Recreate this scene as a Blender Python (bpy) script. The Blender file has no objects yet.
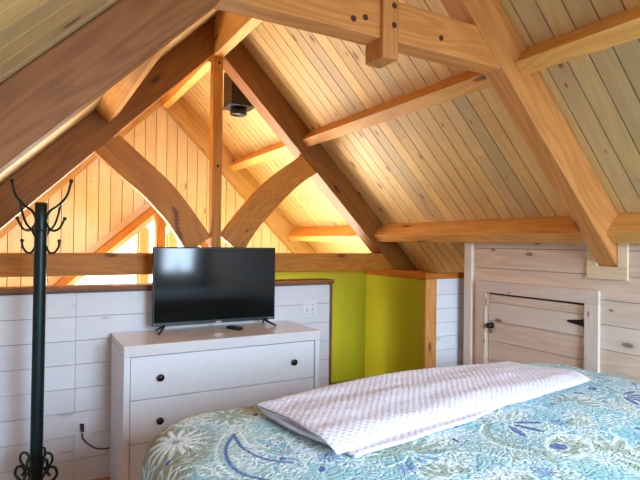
import bpy, math, random
import numpy as np
from mathutils import Vector, Matrix

random.seed(7)
rng = np.random.default_rng(11)
scene = bpy.context.scene
COL = scene.collection
ZO = 1.45          # eye height above the loft floor; all plan coordinates below are relative to the eye

# ------------------------------------------------------------------ camera
FPX, YAW, PITCH, ROLL = 516.47, 0.516447, 0.0062937, 0.0118384
fw = Vector((math.sin(YAW)*math.cos(PITCH), math.cos(YAW)*math.cos(PITCH), math.sin(PITCH)))
rt = Vector((math.cos(YAW), -math.sin(YAW), 0))
up = rt.cross(fw)
rt2 = rt*math.cos(ROLL) + up*math.sin(ROLL)
up2 = rt2.cross(fw)
cam_data = bpy.data.cameras.new('camera')
cam_data.sensor_width = 36.0
cam_data.lens = FPX*36.0/640.0
cam_data.clip_start = 0.02
cam = bpy.data.objects.new('camera', cam_data)
COL.objects.link(cam)
M3 = Matrix((rt2, up2, -fw)).transposed()
cam.matrix_world = Matrix.Translation((0, 0, ZO)) @ M3.to_4x4()
scene.camera = cam

# ------------------------------------------------------------------ world, light, exposure
world = bpy.data.worlds.new('daylight_sky')
scene.world = world
world.use_nodes = True
bg = world.node_tree.nodes['Background']
bg.inputs['Color'].default_value = (0.86, 0.93, 1.0, 1)
bg.inputs['Strength'].default_value = 4.0

def area(name, loc, direction, sx, sy, power, color, spread=180):
    d = bpy.data.lights.new(name, 'AREA')
    d.shape = 'RECTANGLE'; d.size = sx; d.size_y = sy
    d.energy = power; d.color = color; d.spread = math.radians(spread)
    o = bpy.data.objects.new(name, d); COL.objects.link(o)
    o.location = (loc[0], loc[1], loc[2]+ZO)
    o.rotation_euler = Vector(direction).to_track_quat('-Z', 'Y').to_euler()
    return o

def lamp(name, loc, power, color, radius=0.12):
    d = bpy.data.lights.new(name, 'POINT')
    d.energy = power; d.color = color; d.shadow_soft_size = radius
    o = bpy.data.objects.new(name, d); COL.objects.link(o)
    o.location = (loc[0], loc[1], loc[2]+ZO)
    return o

# daylight through the assumed window behind the bed head (cool), an added fill light low in the great room, and assumed lamps there; the rear side light and the stair light are added
area('assumed_rear_window_daylight', (1.15, -1.77, 0.33), (0, 1, -0.85), 1.0, 1.15, 100, (0.56, 0.76, 1.0), 98)  # unseen window, assumed from the shadows cast on the low wall
area('tv_reflection_light', (2.10, -1.77, -0.20), (0, 1, -0.3), 0.46, 0.56, 14, (0.56, 0.76, 1.0), 120)  # added light at the unseen side opening, for a reflection in the television
area('gable_window_daylight', (1.10, 5.55, -0.50), (0, -1, 0.75), 3.0, 2.0, 320, (1.0, 0.91, 0.74), 125)
area('great_room_added_fill', (1.13, 5.0, -2.4), (0, -1, 0.25), 2.6, 2.2, 60, (1.0, 0.93, 0.80))  # added unseen fill for assumed light from below; no window opening here
lamp('assumed_great_room_lamp', (0.35, 3.85, -0.40), 10, (1.0, 0.94, 0.80), 0.15)  # lamp assumed from the warm light beyond the low wall; no fitting built
lamp('assumed_great_room_lamp_b', (1.9, 3.85, -0.42), 10, (1.0, 0.94, 0.80), 0.15)  # second assumed lamp, likewise unseen and without a fitting
lamp('stair_wall_fill', (1.80, 3.60, -0.75), 9, (1.0, 0.90, 0.70), 0.06)  # unseen fill light, added to brighten the right green stairwell wall
vs = scene.view_settings
vs.view_transform = 'Standard'
vs.look = 'None'
vs.gamma = 1.0
vs.use_curve_mapping = False
vs.exposure = 0.12
try:
    scene.cycles.max_bounces = 10
    scene.cycles.diffuse_bounces = 6
except Exception:
    pass

# ------------------------------------------------------------------ materials
def srgb(r, g, b):
    f = lambda c: (c/255/12.92 if c/255 <= 0.04045 else ((c/255+0.055)/1.055)**2.4)
    return (f(r), f(g), f(b), 1.0)

class NT:
    def __init__(self, name):
        self.m = bpy.data.materials.new(name); self.m.use_nodes = True
        self.t = self.m.node_tree
        self.b = self.t.nodes['Principled BSDF']
    def n(self, kind, **kw):
        nd = self.t.nodes.new(kind)
        for k, v in kw.items():
            setattr(nd, k, v)
        return nd
    def put(self, sock, v):
        if hasattr(v, 'is_output') or isinstance(v, bpy.types.NodeSocket):
            self.t.links.new(v, sock)
        else:
            sock.default_value = v
    def math(self, op, a, b=0.0, c=0.0, clamp=False):
        nd = self.n('ShaderNodeMath', operation=op); nd.use_clamp = clamp
        self.put(nd.inputs[0], a); self.put(nd.inputs[1], b)
        if len(nd.inputs) > 2: self.put(nd.inputs[2], c)
        return nd.outputs[0]
    def mix(self, f, a, b, blend='MIX'):
        nd = self.n('ShaderNodeMix', data_type='RGBA', blend_type=blend)
        self.put(nd.inputs[0], f); self.put(nd.inputs[6], a); self.put(nd.inputs[7], b)
        return nd.outputs[2]
    def ramp(self, f, stops, interp='LINEAR'):
        nd = self.n('ShaderNodeValToRGB'); nd.color_ramp.interpolation = interp
        e = nd.color_ramp.elements
        while len(e) < len(stops): e.new(0.5)
        for i, (p, c) in enumerate(stops):
            e[i].position = p; e[i].color = c if len(c) == 4 else (*c, 1)
        self.put(nd.inputs[0], f); return nd.outputs[0]
    def smooth(self, v, lo, hi):
        nd = self.n('ShaderNodeMapRange'); nd.interpolation_type = 'SMOOTHSTEP'
        self.put(nd.inputs[0], v); nd.inputs[1].default_value = lo; nd.inputs[2].default_value = hi
        return nd.outputs[0]
    def vec(self, x, y, z):
        nd = self.n('ShaderNodeCombineXYZ')
        self.put(nd.inputs[0], x); self.put(nd.inputs[1], y); self.put(nd.inputs[2], z)
        return nd.outputs[0]
    def noise(self, v, scale, detail=3.0, rough=0.55, dist=0.0):
        nd = self.n('ShaderNodeTexNoise'); self.put(nd.inputs['Vector'], v)
        nd.inputs['Scale'].default_value = scale; nd.inputs['Detail'].default_value = detail
        nd.inputs['Roughness'].default_value = rough; nd.inputs['Distortion'].default_value = dist
        return nd.outputs[0]
    def bump(self, h, strength, dist=0.01):
        nd = self.n('ShaderNodeBump'); nd.inputs['Strength'].default_value = strength
        nd.inputs['Distance'].default_value = dist; self.put(nd.inputs['Height'], h)
        self.t.links.new(nd.outputs[0], self.b.inputs['Normal'])

def plain(name, col, rough=0.5, metal=0.0, spec=0.5, noise_amt=0.05, scale=30):
    k = NT(name)
    tc = k.n('ShaderNodeTexCoord')
    nz = k.noise(tc.outputs['Object'], scale, 3)
    c = k.mix(k.math('MULTIPLY', nz, 1.0), tuple(x*(1-noise_amt) for x in col[:3])+(1,), tuple(min(1, x*(1+noise_amt)) for x in col[:3])+(1,))
    k.put(k.b.inputs['Base Color'], c)
    k.b.inputs['Roughness'].default_value = rough
    k.b.inputs['Metallic'].default_value = metal
    k.b.inputs['Specular IOR Level'].default_value = spec
    return k.m

def wood(name, light, dark, knot, var=0.25, grey=None, grey_amt=0.0, knot_amt=1.0, rough=0.55, grain=1.0, pale=None, pale_amt=0.0, knot_u=2.2, knot_v=7.0, knot_thr=0.45):
    """board/timber wood: UV are metres (u along the grain), 'rnd' is one random number per board"""
    k = NT(name)
    uv = k.n('ShaderNodeUVMap'); sp = k.n('ShaderNodeSeparateXYZ'); k.t.links.new(uv.outputs[0], sp.inputs[0])
    u, v = sp.outputs[0], sp.outputs[1]
    at = k.n('ShaderNodeAttribute', attribute_name='rnd'); r = at.outputs['Fac']
    rz = k.math('MULTIPLY', r, 57.0)
    # broad cathedral figure
    low = k.noise(k.vec(k.math('MULTIPLY', u, 0.9), k.math('MULTIPLY', v, 7.0), rz), 1.0, 2, 0.5, 0.3)
    rings = k.math('SINE', k.math('MULTIPLY', low, 62.0))
    rings = k.math('MULTIPLY_ADD', rings, 0.5, 0.5)
    # fine streaks
    fine = k.noise(k.vec(k.math('MULTIPLY', u, 2.2), k.math('MULTIPLY', v, 95.0), rz), 1.0, 4, 0.6)
    broad = k.noise(k.vec(k.math('MULTIPLY', u, 1.1), k.math('MULTIPLY', v, 3.0), k.math('ADD', rz, 9.0)), 1.0, 3, 0.5)
    g = k.math('ADD', k.math('MULTIPLY', rings, 0.34*grain), k.math('MULTIPLY', k.math('SUBTRACT', fine, 0.28), 0.85*grain))
    g = k.math('ADD', g, k.math('MULTIPLY', k.math('SUBTRACT', broad, 0.5), 0.7), clamp=True)
    col = k.mix(g, light, dark)
    r2 = k.math('FRACT', k.math('MULTIPLY', r, 7.31)); r3 = k.math('FRACT', k.math('MULTIPLY', r, 13.77))
    if grey is not None:
        gm = k.math('MULTIPLY', k.smooth(k.math('ADD', r2, k.math('MULTIPLY', k.math('SUBTRACT', broad, 0.5), 0.6)), 0.35, 0.95), grey_amt)
        col = k.mix(gm, col, grey)
    if pale is not None:
        col = k.mix(k.math('MULTIPLY', k.smooth(r3, 0.55, 1.0), pale_amt), col, pale)
    val = k.math('MULTIPLY_ADD', r, 2*var, 1.0-var)
    hsv = k.n('ShaderNodeHueSaturation'); k.put(hsv.inputs['Color'], col); k.put(hsv.inputs['Value'], val)
    col = hsv.outputs[0]
    # knots
    vo = k.n('ShaderNodeTexVoronoi', voronoi_dimensions='2D')
    k.put(vo.inputs['Vector'], k.vec(k.math('MULTIPLY', u, knot_u), k.math('MULTIPLY', v, knot_v), rz)); vo.inputs['Scale'].default_value = 1.0
    sc = k.n('ShaderNodeSeparateColor'); k.t.links.new(vo.outputs['Color'], sc.inputs[0])
    size = k.math('MULTIPLY_ADD', sc.outputs[0], 0.075, 0.02)
    kd = k.math('DIVIDE', vo.outputs['Distance'], size)
    halo = k.math('SUBTRACT', 1.0, k.smooth(kd, 0.6, 2.6))
    core = k.math('SUBTRACT', 1.0, k.smooth(kd, 0.55, 1.05))
    present = k.smooth(sc.outputs[1], knot_thr, knot_thr+0.05)
    col = k.mix(k.math('MULTIPLY', k.math('MULTIPLY', halo, present), 0.42*knot_amt), col, dark)
    col = k.mix(k.math('MULTIPLY', k.math('MULTIPLY', core, present), 0.8*knot_amt), col, knot)
    k.put(k.b.inputs['Base Color'], col)
    k.b.inputs['Roughness'].default_value = rough
    k.b.inputs['Specular IOR Level'].default_value = 0.35
    k.bump(g, 0.12, 0.004)
    return k.m

M = {}
M['roof'] = wood('pine_roof_boards', srgb(226, 190, 126), srgb(186, 138, 80), srgb(92, 62, 38), var=0.09, grey=srgb(166, 152, 128), grey_amt=0.4, knot_u=2.4, knot_v=6, grain=0.7, knot_amt=1.0, knot_thr=0.22)
M['gable'] = wood('golden_pine_panelling', srgb(242, 224, 190), srgb(222, 194, 148), srgb(140, 88, 40), var=0.10, knot_u=1.5, knot_v=6, grain=0.8)
M['timber'] = wood('douglas_fir_timber', srgb(218, 150, 82), srgb(172, 104, 46), srgb(72, 38, 18), var=0.10, knot_u=1.8, knot_v=5, knot_amt=0.9)
M['timber_dark'] = wood('oiled_fir_timber', srgb(188, 110, 34), srgb(136, 70, 16), srgb(60, 30, 14), var=0.10, knot_u=1.8, knot_v=5, knot_amt=0.9)
M['timber_brown'] = wood('brown_stained_timber', srgb(152, 92, 22), srgb(104, 60, 10), srgb(50, 26, 12), var=0.08, knot_u=1.8, knot_v=5, knot_amt=0.9)
M['timber_honey'] = wood('honey_fir_timber', srgb(204, 132, 42), srgb(156, 90, 22), srgb(70, 36, 14), var=0.06, knot_u=1.8, knot_v=5, knot_amt=0.9)
M['timber_gold'] = wood('golden_fir_timber', srgb(218, 178, 118), srgb(180, 132, 76), srgb(90, 50, 20), var=0.06, knot_u=1.8, knot_v=5, knot_amt=0.9)
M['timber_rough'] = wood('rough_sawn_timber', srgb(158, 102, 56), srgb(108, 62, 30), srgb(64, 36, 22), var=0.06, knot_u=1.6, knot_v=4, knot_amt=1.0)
M['purlin'] = wood('orange_pine_purlin', srgb(238, 180, 100), srgb(202, 134, 60), srgb(96, 52, 22), var=0.08, knot_u=1.2, knot_v=6)
M['whitewash'] = wood('whitewashed_pine', srgb(230, 208, 188), srgb(202, 176, 152), srgb(120, 92, 74), var=0.06, pale=srgb(226, 218, 208), pale_amt=0.6, knot_u=2.6, knot_v=6, grain=1.1, rough=0.6)
M['palewood'] = wood('pale_pine_trim', srgb(236, 216, 180), srgb(206, 176, 130), srgb(130, 92, 60), var=0.05, knot_u=1.4, knot_v=5, grain=0.7)
M['white_board'] = wood('white_painted_boards', srgb(226, 226, 228), srgb(212, 211, 213), srgb(150, 140, 136), var=0.03, knot_u=1.1, knot_v=4, grain=0.4, knot_amt=0.5, rough=0.5)
M['cap'] = wood('brown_cap_rail', srgb(156, 98, 52), srgb(104, 56, 26), srgb(50, 24, 12), var=0.05)
M['floor'] = wood('orange_pine_floor', srgb(206, 132, 66), srgb(166, 92, 40), srgb(90, 46, 20), var=0.12, rough=0.35)
M['backing'] = plain('board_backing', srgb(70, 48, 30), 0.9)
M['white_backing'] = plain('white_board_backing', srgb(120, 116, 116), 0.9)
M['ww_backing'] = plain('whitewash_board_backing', srgb(96, 76, 62), 0.9)
M['green'] = plain('lime_green_paint', srgb(178, 178, 24), 0.6, noise_amt=0.04, scale=4)
M['olive'] = plain('dark_olive_paint', srgb(96, 98, 26), 0.5)
M['plaster'] = plain('cream_plaster', srgb(222, 206, 176), 0.8)
M['white_lacquer'] = plain('white_lacquer', srgb(226, 225, 226), 0.32, noise_amt=0.02)
M['white_top'] = plain('glossy_white_top', srgb(222, 218, 217), 0.14, noise_amt=0.03, scale=3)
M['black_metal'] = plain('black_metal', srgb(26, 27, 27), 0.4, 0.4)
M['rack_metal'] = plain('dark_green_black_metal', srgb(32, 48, 46), 0.38, 0.55)
M['black_plastic'] = plain('black_plastic', srgb(11, 11, 12), 0.4)
M['rubber'] = plain('matte_black_cable', srgb(22, 20, 20), 0.6)
M['bronze'] = plain('dark_bronze', srgb(52, 40, 34), 0.3, 0.7)
M['brass'] = plain('brushed_brass', srgb(150, 120, 70), 0.35, 0.8)
M['silver'] = plain('silver_trim', srgb(170, 172, 176), 0.3, 0.8)
M['plate'] = plain('white_switch_plastic', srgb(232, 232, 232), 0.35, noise_amt=0.01)
M['peg'] = plain('dark_oak_peg', srgb(78, 40, 20), 0.6)
M['mattress'] = plain('cream_mattress_ticking', srgb(220, 214, 204), 0.9)

def mk_screen():
    k = NT('glossy_black_screen')
    tc = k.n('ShaderNodeTexCoord')
    nz = k.noise(tc.outputs['Object'], 6, 2)
    k.put(k.b.inputs['Base Color'], k.mix(nz, srgb(9, 11, 13), srgb(14, 16, 18)))
    k.put(k.b.inputs['Roughness'], k.math('MULTIPLY_ADD', nz, 0.03, 0.07))
    k.b.inputs['Specular IOR Level'].default_value = 0.4
    return k.m
M['screen'] = mk_screen()

def mk_glass():
    k = NT('window_glass')
    tr = k.n('ShaderNodeBsdfTransparent'); gl = k.n('ShaderNodeBsdfGlossy'); gl.inputs['Roughness'].default_value = 0.02
    mx = k.n('ShaderNodeMixShader'); fr = k.n('ShaderNodeFresnel'); fr.inputs['IOR'].default_value = 1.3
    k.t.links.new(fr.outputs[0], mx.inputs[0]); k.t.links.new(tr.outputs[0], mx.inputs[1]); k.t.links.new(gl.outputs[0], mx.inputs[2])
    out = [x for x in k.t.nodes if x.type == 'OUTPUT_MATERIAL'][0]
    k.t.links.new(mx.outputs[0], out.inputs['Surface'])
    return k.m
M['glass'] = mk_glass()

# ------------------------------------------------------------------ mesh helper
class MB:
    """collects faces; coordinates are eye-relative; build() links them as ONE mesh object"""
    def __init__(self):
        self.v = []; self.f = []; self.uv = []; self.rnd = []; self.sm = []
    def face(self, pts, dirv, off, r, smooth=False):
        pts = [Vector(p) for p in pts]
        i = len(self.v); self.v += pts
        self.f.append(list(range(i, i+len(pts))))
        n = Vector((0, 0, 0))
        for a in range(1, len(pts)-1):
            n += (pts[a]-pts[0]).cross(pts[a+1]-pts[0])
        if n.length > 0: n.normalize()
        d = Vector(dirv).normalized()
        if abs(n.dot(d)) > 0.85:
            d = n.orthogonal().normalized()
        b = n.cross(d)
        self.uv.append([(p.dot(d)+off[0], p.dot(b)+off[1]) for p in pts])
        self.rnd.append(r); self.sm.append(smooth)
    def newr(self):
        return (random.uniform(0, 40), random.uniform(0, 40)), random.random()
    def hexa(self, p, dirv, r=None):
        """p: 8 corners, 0-3 one end ring, 4-7 the other"""
        off, rr = self.newr()
        if r is not None: rr = r
        p = [Vector(q) for q in p]
        c = sum(p, Vector((0, 0, 0)))/8
        for q in ((0, 1, 2, 3), (7, 6, 5, 4), (0, 4, 5, 1), (1, 5, 6, 2), (2, 6, 7, 3), (3, 7, 4, 0)):
            pts = [p[k] for k in q]
            n = (pts[1]-pts[0]).cross(pts[2]-pts[0])
            if n.dot(sum(pts, Vector((0, 0, 0)))/4-c) < 0: pts = pts[::-1]
            self.face(pts, dirv, off, rr)
    def box(self, x0, x1, y0, y1, z0, z1, dirv=(1, 0, 0), r=None):
        self.hexa([(x0, y0, z0), (x1, y0, z0), (x1, y1, z0), (x0, y1, z0), (x0, y0, z1), (x1, y0, z1), (x1, y1, z1), (x0, y1, z1)], dirv, r)
    def prism_y(self, poly, y0, y1, dirv, smooth_side=False, r=None):
        """polygon in (x,z) swept along Y; dirv is the grain"""
        off, rr = self.newr()
        if r is not None: rr = r
        area2 = sum(poly[i][0]*poly[(i+1) % len(poly)][1]-poly[(i+1) % len(poly)][0]*poly[i][1] for i in range(len(poly)))
        if area2 < 0: poly = poly[::-1]
        a = [(x, y0, z) for x, z in poly]; b = [(x, y1, z) for x, z in poly]
        self.face(a, dirv, off, rr)
        self.face(b[::-1], dirv, off, rr)
        n = len(poly)
        for i in range(n):
            j = (i+1) % n
            dd = Vector(a[j])-Vector(a[i])
            self.face([a[j], a[i], b[i], b[j]], dd if smooth_side else dirv, off, rr)
    def strip_y(self, lo, hi, y0, y1):
        """curved piece between two (x,z) polylines of equal length, swept along Y"""
        off, rr = self.newr()
        n = len(lo); s = 0.0
        for i in range(n-1):
            d = Vector((lo[i+1][0]-lo[i][0], 0, lo[i+1][1]-lo[i][1]))
            q = [(*lo[i],), (*lo[i+1],), (*hi[i+1],), (*hi[i],)]
            F = [(x, y0, z) for x, z in q]; B = [(x, y1, z) for x, z in q]
            c = sum((Vector(t) for t in F+B), Vector((0, 0, 0)))/8
            faces = [F, B[::-1], [F[0], F[1], B[1], B[0]], [F[3], F[2], B[2], B[3]]]
            if i == 0: faces.append([F[0], F[3], B[3], B[0]])
            if i == n-2: faces.append([F[1], F[2], B[2], B[1]])
            for pts in faces:
                pv = [Vector(t) for t in pts]
                nn = (pv[1]-pv[0]).cross(pv[2]-pv[0])
                if nn.dot(sum(pv, Vector((0, 0, 0)))/4-c) < 0: pts = pts[::-1]
                self.face(pts, d, off, rr)
    def tube(self, pts, rad, seg=8, r=None, cap=True):
        off, rr = self.newr()
        pts = [Vector(p) for p in pts]
        rads = rad if isinstance(rad, (list, tuple)) else [rad]*len(pts)
        rings = []
        t0 = (pts[1]-pts[0]).normalized(); nrm = t0.orthogonal().normalized()
        for i, p in enumerate(pts):
            t = (pts[min(i+1, len(pts)-1)]-pts[max(i-1, 0)]).normalized()
            nrm = (nrm-t*nrm.dot(t)).normalized(); b = t.cross(nrm)
            rings.append([p+(nrm*math.cos(2*math.pi*k/seg)+b*math.sin(2*math.pi*k/seg))*rads[i] for k in range(seg)])
        for i in range(len(pts)-1):
            for k in range(seg):
                k2 = (k+1) % seg
                self.face([rings[i][k], rings[i][k2], rings[i+1][k2], rings[i+1][k]], pts[i+1]-pts[i], off, rr, True)
        if cap:
            self.face(rings[0][::-1], t0.orthogonal(), off, rr); self.face(rings[-1], t0.orthogonal(), off, rr)
    def lathe(self, c, axis, prof, seg=20):
        """prof: list of (distance along axis, radius)"""
        ax = Vector(axis).normalized(); a = ax.orthogonal().normalized(); b = ax.cross(a)
        off, rr = self.newr(); c = Vector(c)
        rings = [[c+ax*h+(a*math.cos(2*math.pi*k/seg)+b*math.sin(2*math.pi*k/seg))*max(rd, 1e-5) for k in range(seg)] for h, rd in prof]
        for i in range(len(prof)-1):
            for k in range(seg):
                k2 = (k+1) % seg
                self.face([rings[i][k], rings[i][k2], rings[i+1][k2], rings[i+1][k]], ax, off, rr, True)
        if prof[0][1] > 1e-4: self.face(rings[0][::-1], a, off, rr)
        if prof[-1][1] > 1e-4: self.face(rings[-1], a, off, rr)
    def build(self, name, mat, parent=None, bevel=0.0, weld=True, seg=2):
        vs_ = [Vector((p.x, p.y, p.z+ZO)) for p in self.v]
        if parent is None:
            xs = [p.x for p in vs_]; ys = [p.y for p in vs_]; zs = [p.z for p in vs_]
            org = Vector(((min(xs)+max(xs))/2, (min(ys)+max(ys))/2, min(zs)))
            base = org
        else:
            base = Vector((0, 0, 0)); q = parent
            while q is not None:
                base += q.location; q = q.parent
            org = Vector((0, 0, 0))
        me = bpy.data.meshes.new(name)
        me.from_pydata([p-base for p in vs_], [], self.f)
        uvl = me.uv_layers.new(name='UVMap')
        flat = [c for fuv in self.uv for uvp in fuv for c in uvp]
        uvl.data.foreach_set('uv', flat)
        at = me.attributes.new('rnd', 'FLOAT', 'FACE'); at.data.foreach_set('value', self.rnd)
        me.polygons.foreach_set('use_smooth', self.sm)
        me.materials.append(mat)
        if weld:
            import bmesh
            bm = bmesh.new(); bm.from_mesh(me)
            bmesh.ops.remove_doubles(bm, verts=bm.verts, dist=1e-5)
            bm.to_mesh(me); bm.free()
        o = bpy.data.objects.new(name, me); COL.objects.link(o)
        o.location = org
        if parent is not None: o.parent = parent
        if bevel > 0:
            md = o.modifiers.new('edge', 'BEVEL'); md.width = bevel; md.segments = seg; md.limit_method = 'ANGLE'; md.angle_limit = math.radians(40)
        return o

def tag(o, label=None, cat=None, group=None, kind=None):
    if label: o['label'] = label
    if cat: o['category'] = cat
    if group: o['group'] = group
    if kind: o['kind'] = kind
    return o

def struct(o): o['kind'] = 'structure'; return o

def thing(name, loc, label, cat, group=None):
    o = bpy.data.objects.new(name, None); COL.objects.link(o)
    o.empty_display_size = 0.1
    o.location = (loc[0], loc[1], loc[2]+ZO)
    return tag(o, label, cat, group)

def spline(pts, n=8):
    P = [Vector(p) for p in pts]; out = []
    for i in range(len(P)-1):
        p0 = P[max(i-1, 0)]; p1 = P[i]; p2 = P[i+1]; p3 = P[min(i+2, len(P)-1)]
        for k in range(n):
            t = k/n
            out.append(0.5*((2*p1)+(p2-p0)*t+(2*p0-5*p1+4*p2-p3)*t*t+(3*p1-p0-3*p2+p3)*t**3))
    out.append(P[-1]); return out

# ------------------------------------------------------------------ dimensions (eye-relative)
XR = 1.137                    # ridge
RR, RL = 2.72, 0.45           # roof underside: z = RR - x (right), z = RL + x (left)
FL = -1.45                    # loft floor
YN0, YN1 = 1.50, 1.60         # near truss
YT0, YT1 = 3.45, 3.59         # far truss
YG0, YG1 = 5.05, 5.13         # gable rafters
YW = 5.15                     # gable wall face
XK = 2.56                     # right knee wall
XKL = -0.29
YP = 3.40                     # low partition wall
YREAR = -1.80
LOW = -4.0                    # floor of the great room below
S2 = math.sqrt(0.5)

# ------------------------------------------------------------------ structure: roof
def roof(side):
    m = MB()
    if side > 0:
        along = Vector((1, 0, -1)).normalized(); p_ridge = Vector((XR, 0, RR-XR)); L = (3.35-XR)/S2
    else:
        along = Vector((-1, 0, -1)).normalized(); p_ridge = Vector((XR, 0, RL+XR)); L = (XR+1.05)/S2
    nrm = Vector((side*S2, 0, S2))      # outward
    y = YREAR-0.1; w = 0.096; g = 0.006
    while y < YW+0.12:
        cuts = [0, L]
        if random.random() < 0.55: cuts = [0, random.uniform(0.3, 0.75)*L, L]
        for a, b in zip(cuts[:-1], cuts[1:]):
            r = random.random()
            p = []
            for s in (a+0.0008, b-0.0008):
                for (yy, h) in ((y+g/2, 0), (y+w-g/2, 0), (y+w-g/2, 0.015), (y+g/2, 0.015)):
                    q = p_ridge+along*s+nrm*h; p.append((q.x, yy, q.z))
            m.hexa(p, along, r)
        y += w
    o = struct(m.build('ceiling_right' if side > 0 else 'ceiling_left', M['roof'], weld=False))
    b = MB(); p = []
    for s in (0, L):
        for (yy, h) in ((YREAR-0.12, 0.012), (YW+0.15, 0.012), (YW+0.15, 0.2), (YREAR-0.12, 0.2)):
            q = p_ridge+along*s+nrm*h
            if s == 0: q = Vector((XR, 0, p_ridge.z+h/S2))
            p.append((q.x, yy, q.z))
    b.hexa(p, along)
    bo = b.build('roof_deck', M['backing'], o)
    bo.location = -o.location
    bo.data.transform(Matrix.Translation(o.location))
    return o
roof(1); roof(-1)

# floors
m = MB(); y = YREAR-0.05
x = XKL-0.02
while x < 3.3:
    m.box(x+0.001, x+0.089, YREAR-0.05, 3.716, FL-0.02, FL, (0, 1, 0)); x += 0.09
fl = struct(m.build('floor', M['floor'], weld=False))
m = MB(); m.box(XKL-0.05, 3.3, YREAR-0.05, 3.70, FL-0.2, FL-0.021); struct(m.build('floor_deck', M['backing']))
m = MB(); x = -1.1
while x < 3.4:
    m.box(x+0.001, x+0.119, 3.0, YW+0.1, LOW-0.05, LOW, (0, 1, 0)); x += 0.12
struct(m.build('floor_lower', M['floor'], weld=False))

# gable wall: vertical boards around a tall A-shaped window opening
WX, WZ, WS = 1.10, 0.36, 0.88          # window head: z = WZ - WS*|x-WX|
WHB = -3.3
def gable_wall():
    m = MB(); w = 0.102; g = 0.006
    x = -1.06
    half = (WZ-WHB)/WS
    while x < 3.35:
        xa, xb = x+g/2, x+w-g/2
        for s0, s1 in (((xa, xb),) if not (xa < XR < xb) else ((xa, XR), (XR, xb))):
            za, zb = [min(RR-t, RL+t)+0.02 for t in (s0, s1)]
            def wz(t): return WZ-WS*abs(t-WX)
            r = random.random()
            def pc(a, b, la, lb, ha, hb):
                m.hexa([(a, YW, la), (b, YW, lb), (b, YW+0.018, lb), (a, YW+0.018, la), (a, YW, ha), (b, YW, hb), (b, YW+0.018, hb), (a, YW+0.018, ha)], (0, 0, 1), r)
            XL, XRw = WX-1.45, WX+1.45
            if s1 <= XL or s0 >= XRw:
                pc(s0, s1, LOW, LOW, za, zb)
            else:
                pieces = [(s0, s1)] if not (s0 < WX < s1) else [(s0, WX), (WX, s1)]
                for a, b in pieces:
                    ra, rb = [min(RR-t, RL+t)+0.02 for t in (a, b)]
                    pc(a, b, wz(a), wz(b), ra, rb)
                    pc(a, b, LOW, LOW, -1.05, -1.05)
        x += w
    o = struct(m.build('wall_gable', M['gable'], weld=False))
    return o
gable_wall()
# solid behind the boards, with the same opening
def gable_backing():
    m = MB()
    y0, y1 = YW+0.019, YW+0.17
    XL, XRw = WX-1.45, WX+1.45
    zt = WZ-WS*1.45
    q = []
    m.prism_y([(-1.1, LOW), (XL, LOW), (XL, zt), (WX, WZ), (XR, RR-XR+0.1), (-1.1, RL-1.1+0.1)], y0, y1, (0, 0, 1))
    m.prism_y([(XRw, LOW), (3.4, LOW), (3.4, RR-3.4+0.1), (XR, RR-XR+0.1), (WX, WZ), (XRw, zt)], y0, y1, (0, 0, 1))
    m.prism_y([(XL, LOW), (XRw, LOW), (XRw, -1.05), (XL, -1.05)], y0, y1, (1, 0, 0))
    return struct(m.build('wall_gable_core', M['backing'], weld=False))
gable_backing()

# the A-shaped window in the gable
def gable_window():
    t = thing('window_1', (WX, YW+0.1, -1.05), None, None); struct(t)
    XL, XRw = WX-1.45, WX+1.45
    zt = WZ-WS*1.45
    y0, y1 = YW-0.005, YW+0.14
    f = MB(); w = 0.075
    for sg in (-1, 1):
        for k, (o0, o1, ya, yb) in enumerate(((0.0, 0.06, y0, y1), (0.062, 0.10, y0+0.05, y1))):
            def ln(d): return [(WX+sg*0.0, WZ-d*1.35), (WX+sg*1.45, zt-d*1.35)]
            a, b = ln(o0), ln(o1)
            f.prism_y([a[0], a[1], b[1], b[0]], ya, yb, (sg*1, 0, -WS))
    f.box(XL, XRw, y0, y1, -1.05, -0.97)
    f.build('window_frame', M['palewood'], t, bevel=0.002)
    for xc, w2 in ((0.985, 0.075), (1.26, 0.075), (0.30, 0.06), (1.92, 0.06)):
        mm = MB()
        top = WZ-WS*abs(xc-WX)-0.12
        mm.box(xc-w2/2, xc+w2/2, y0+0.04, y1, -0.97, top, (0, 0, 1))
        mm.box(xc-w2/2-0.022, xc-w2/2-0.004, y0+0.07, y1, -0.97, top-0.02, (0, 0, 1))
        mm.box(xc+w2/2+0.004, xc+w2/2+0.022, y0+0.07, y1, -0.97, top-0.02, (0, 0, 1))
        mm.build('mullion', M['palewood'], t, bevel=0.002)
    g = MB()
    g.face([(XL, y1-0.03, -1.0), (XRw, y1-0.03, -1.0), (XRw, y1-0.03, zt-0.05), (WX, y1-0.03, WZ-0.06), (XL, y1-0.03, zt-0.05)], (1, 0, 0), (0, 0), 0)
    g.build('pane', M['glass'], t, weld=False)
gable_window()

# trim band on the gable wall over the A-shaped struts
m = MB()
for sg in (-1, 1):
    def ln(d): return [(WX, WZ+d), (WX+sg*1.5, WZ+d-WS*1.5)]
    a, b = ln(0.0), ln(0.10)
    m.prism_y([a[0], a[1], b[1], b[0]], YW-0.03, YW-0.001, (sg, 0, -WS))
struct(m.build('trim_1', M['palewood'], bevel=0.002))

# outer shell walls (great room sides, rear wall, attic behind the knee walls)
def slab(name, x0, x1, y0, y1, z0, z1, mat, d=(0, 1, 0)):
    m = MB(); m.box(x0, x1, y0, y1, z0, z1, d); return struct(m.build(name, M[mat]))
slab('wall_right', 3.25, 3.35, YREAR, YW+0.15, LOW, RR-3.25+0.05, 'plaster')
slab('wall_left', -1.02, -0.92, YREAR, YW+0.15, LOW, RL-0.95+0.06, 'plaster')
slab('wall_below', -0.95, 3.3, 3.62, 3.70, LOW, FL-0.1, 'plaster')
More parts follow.
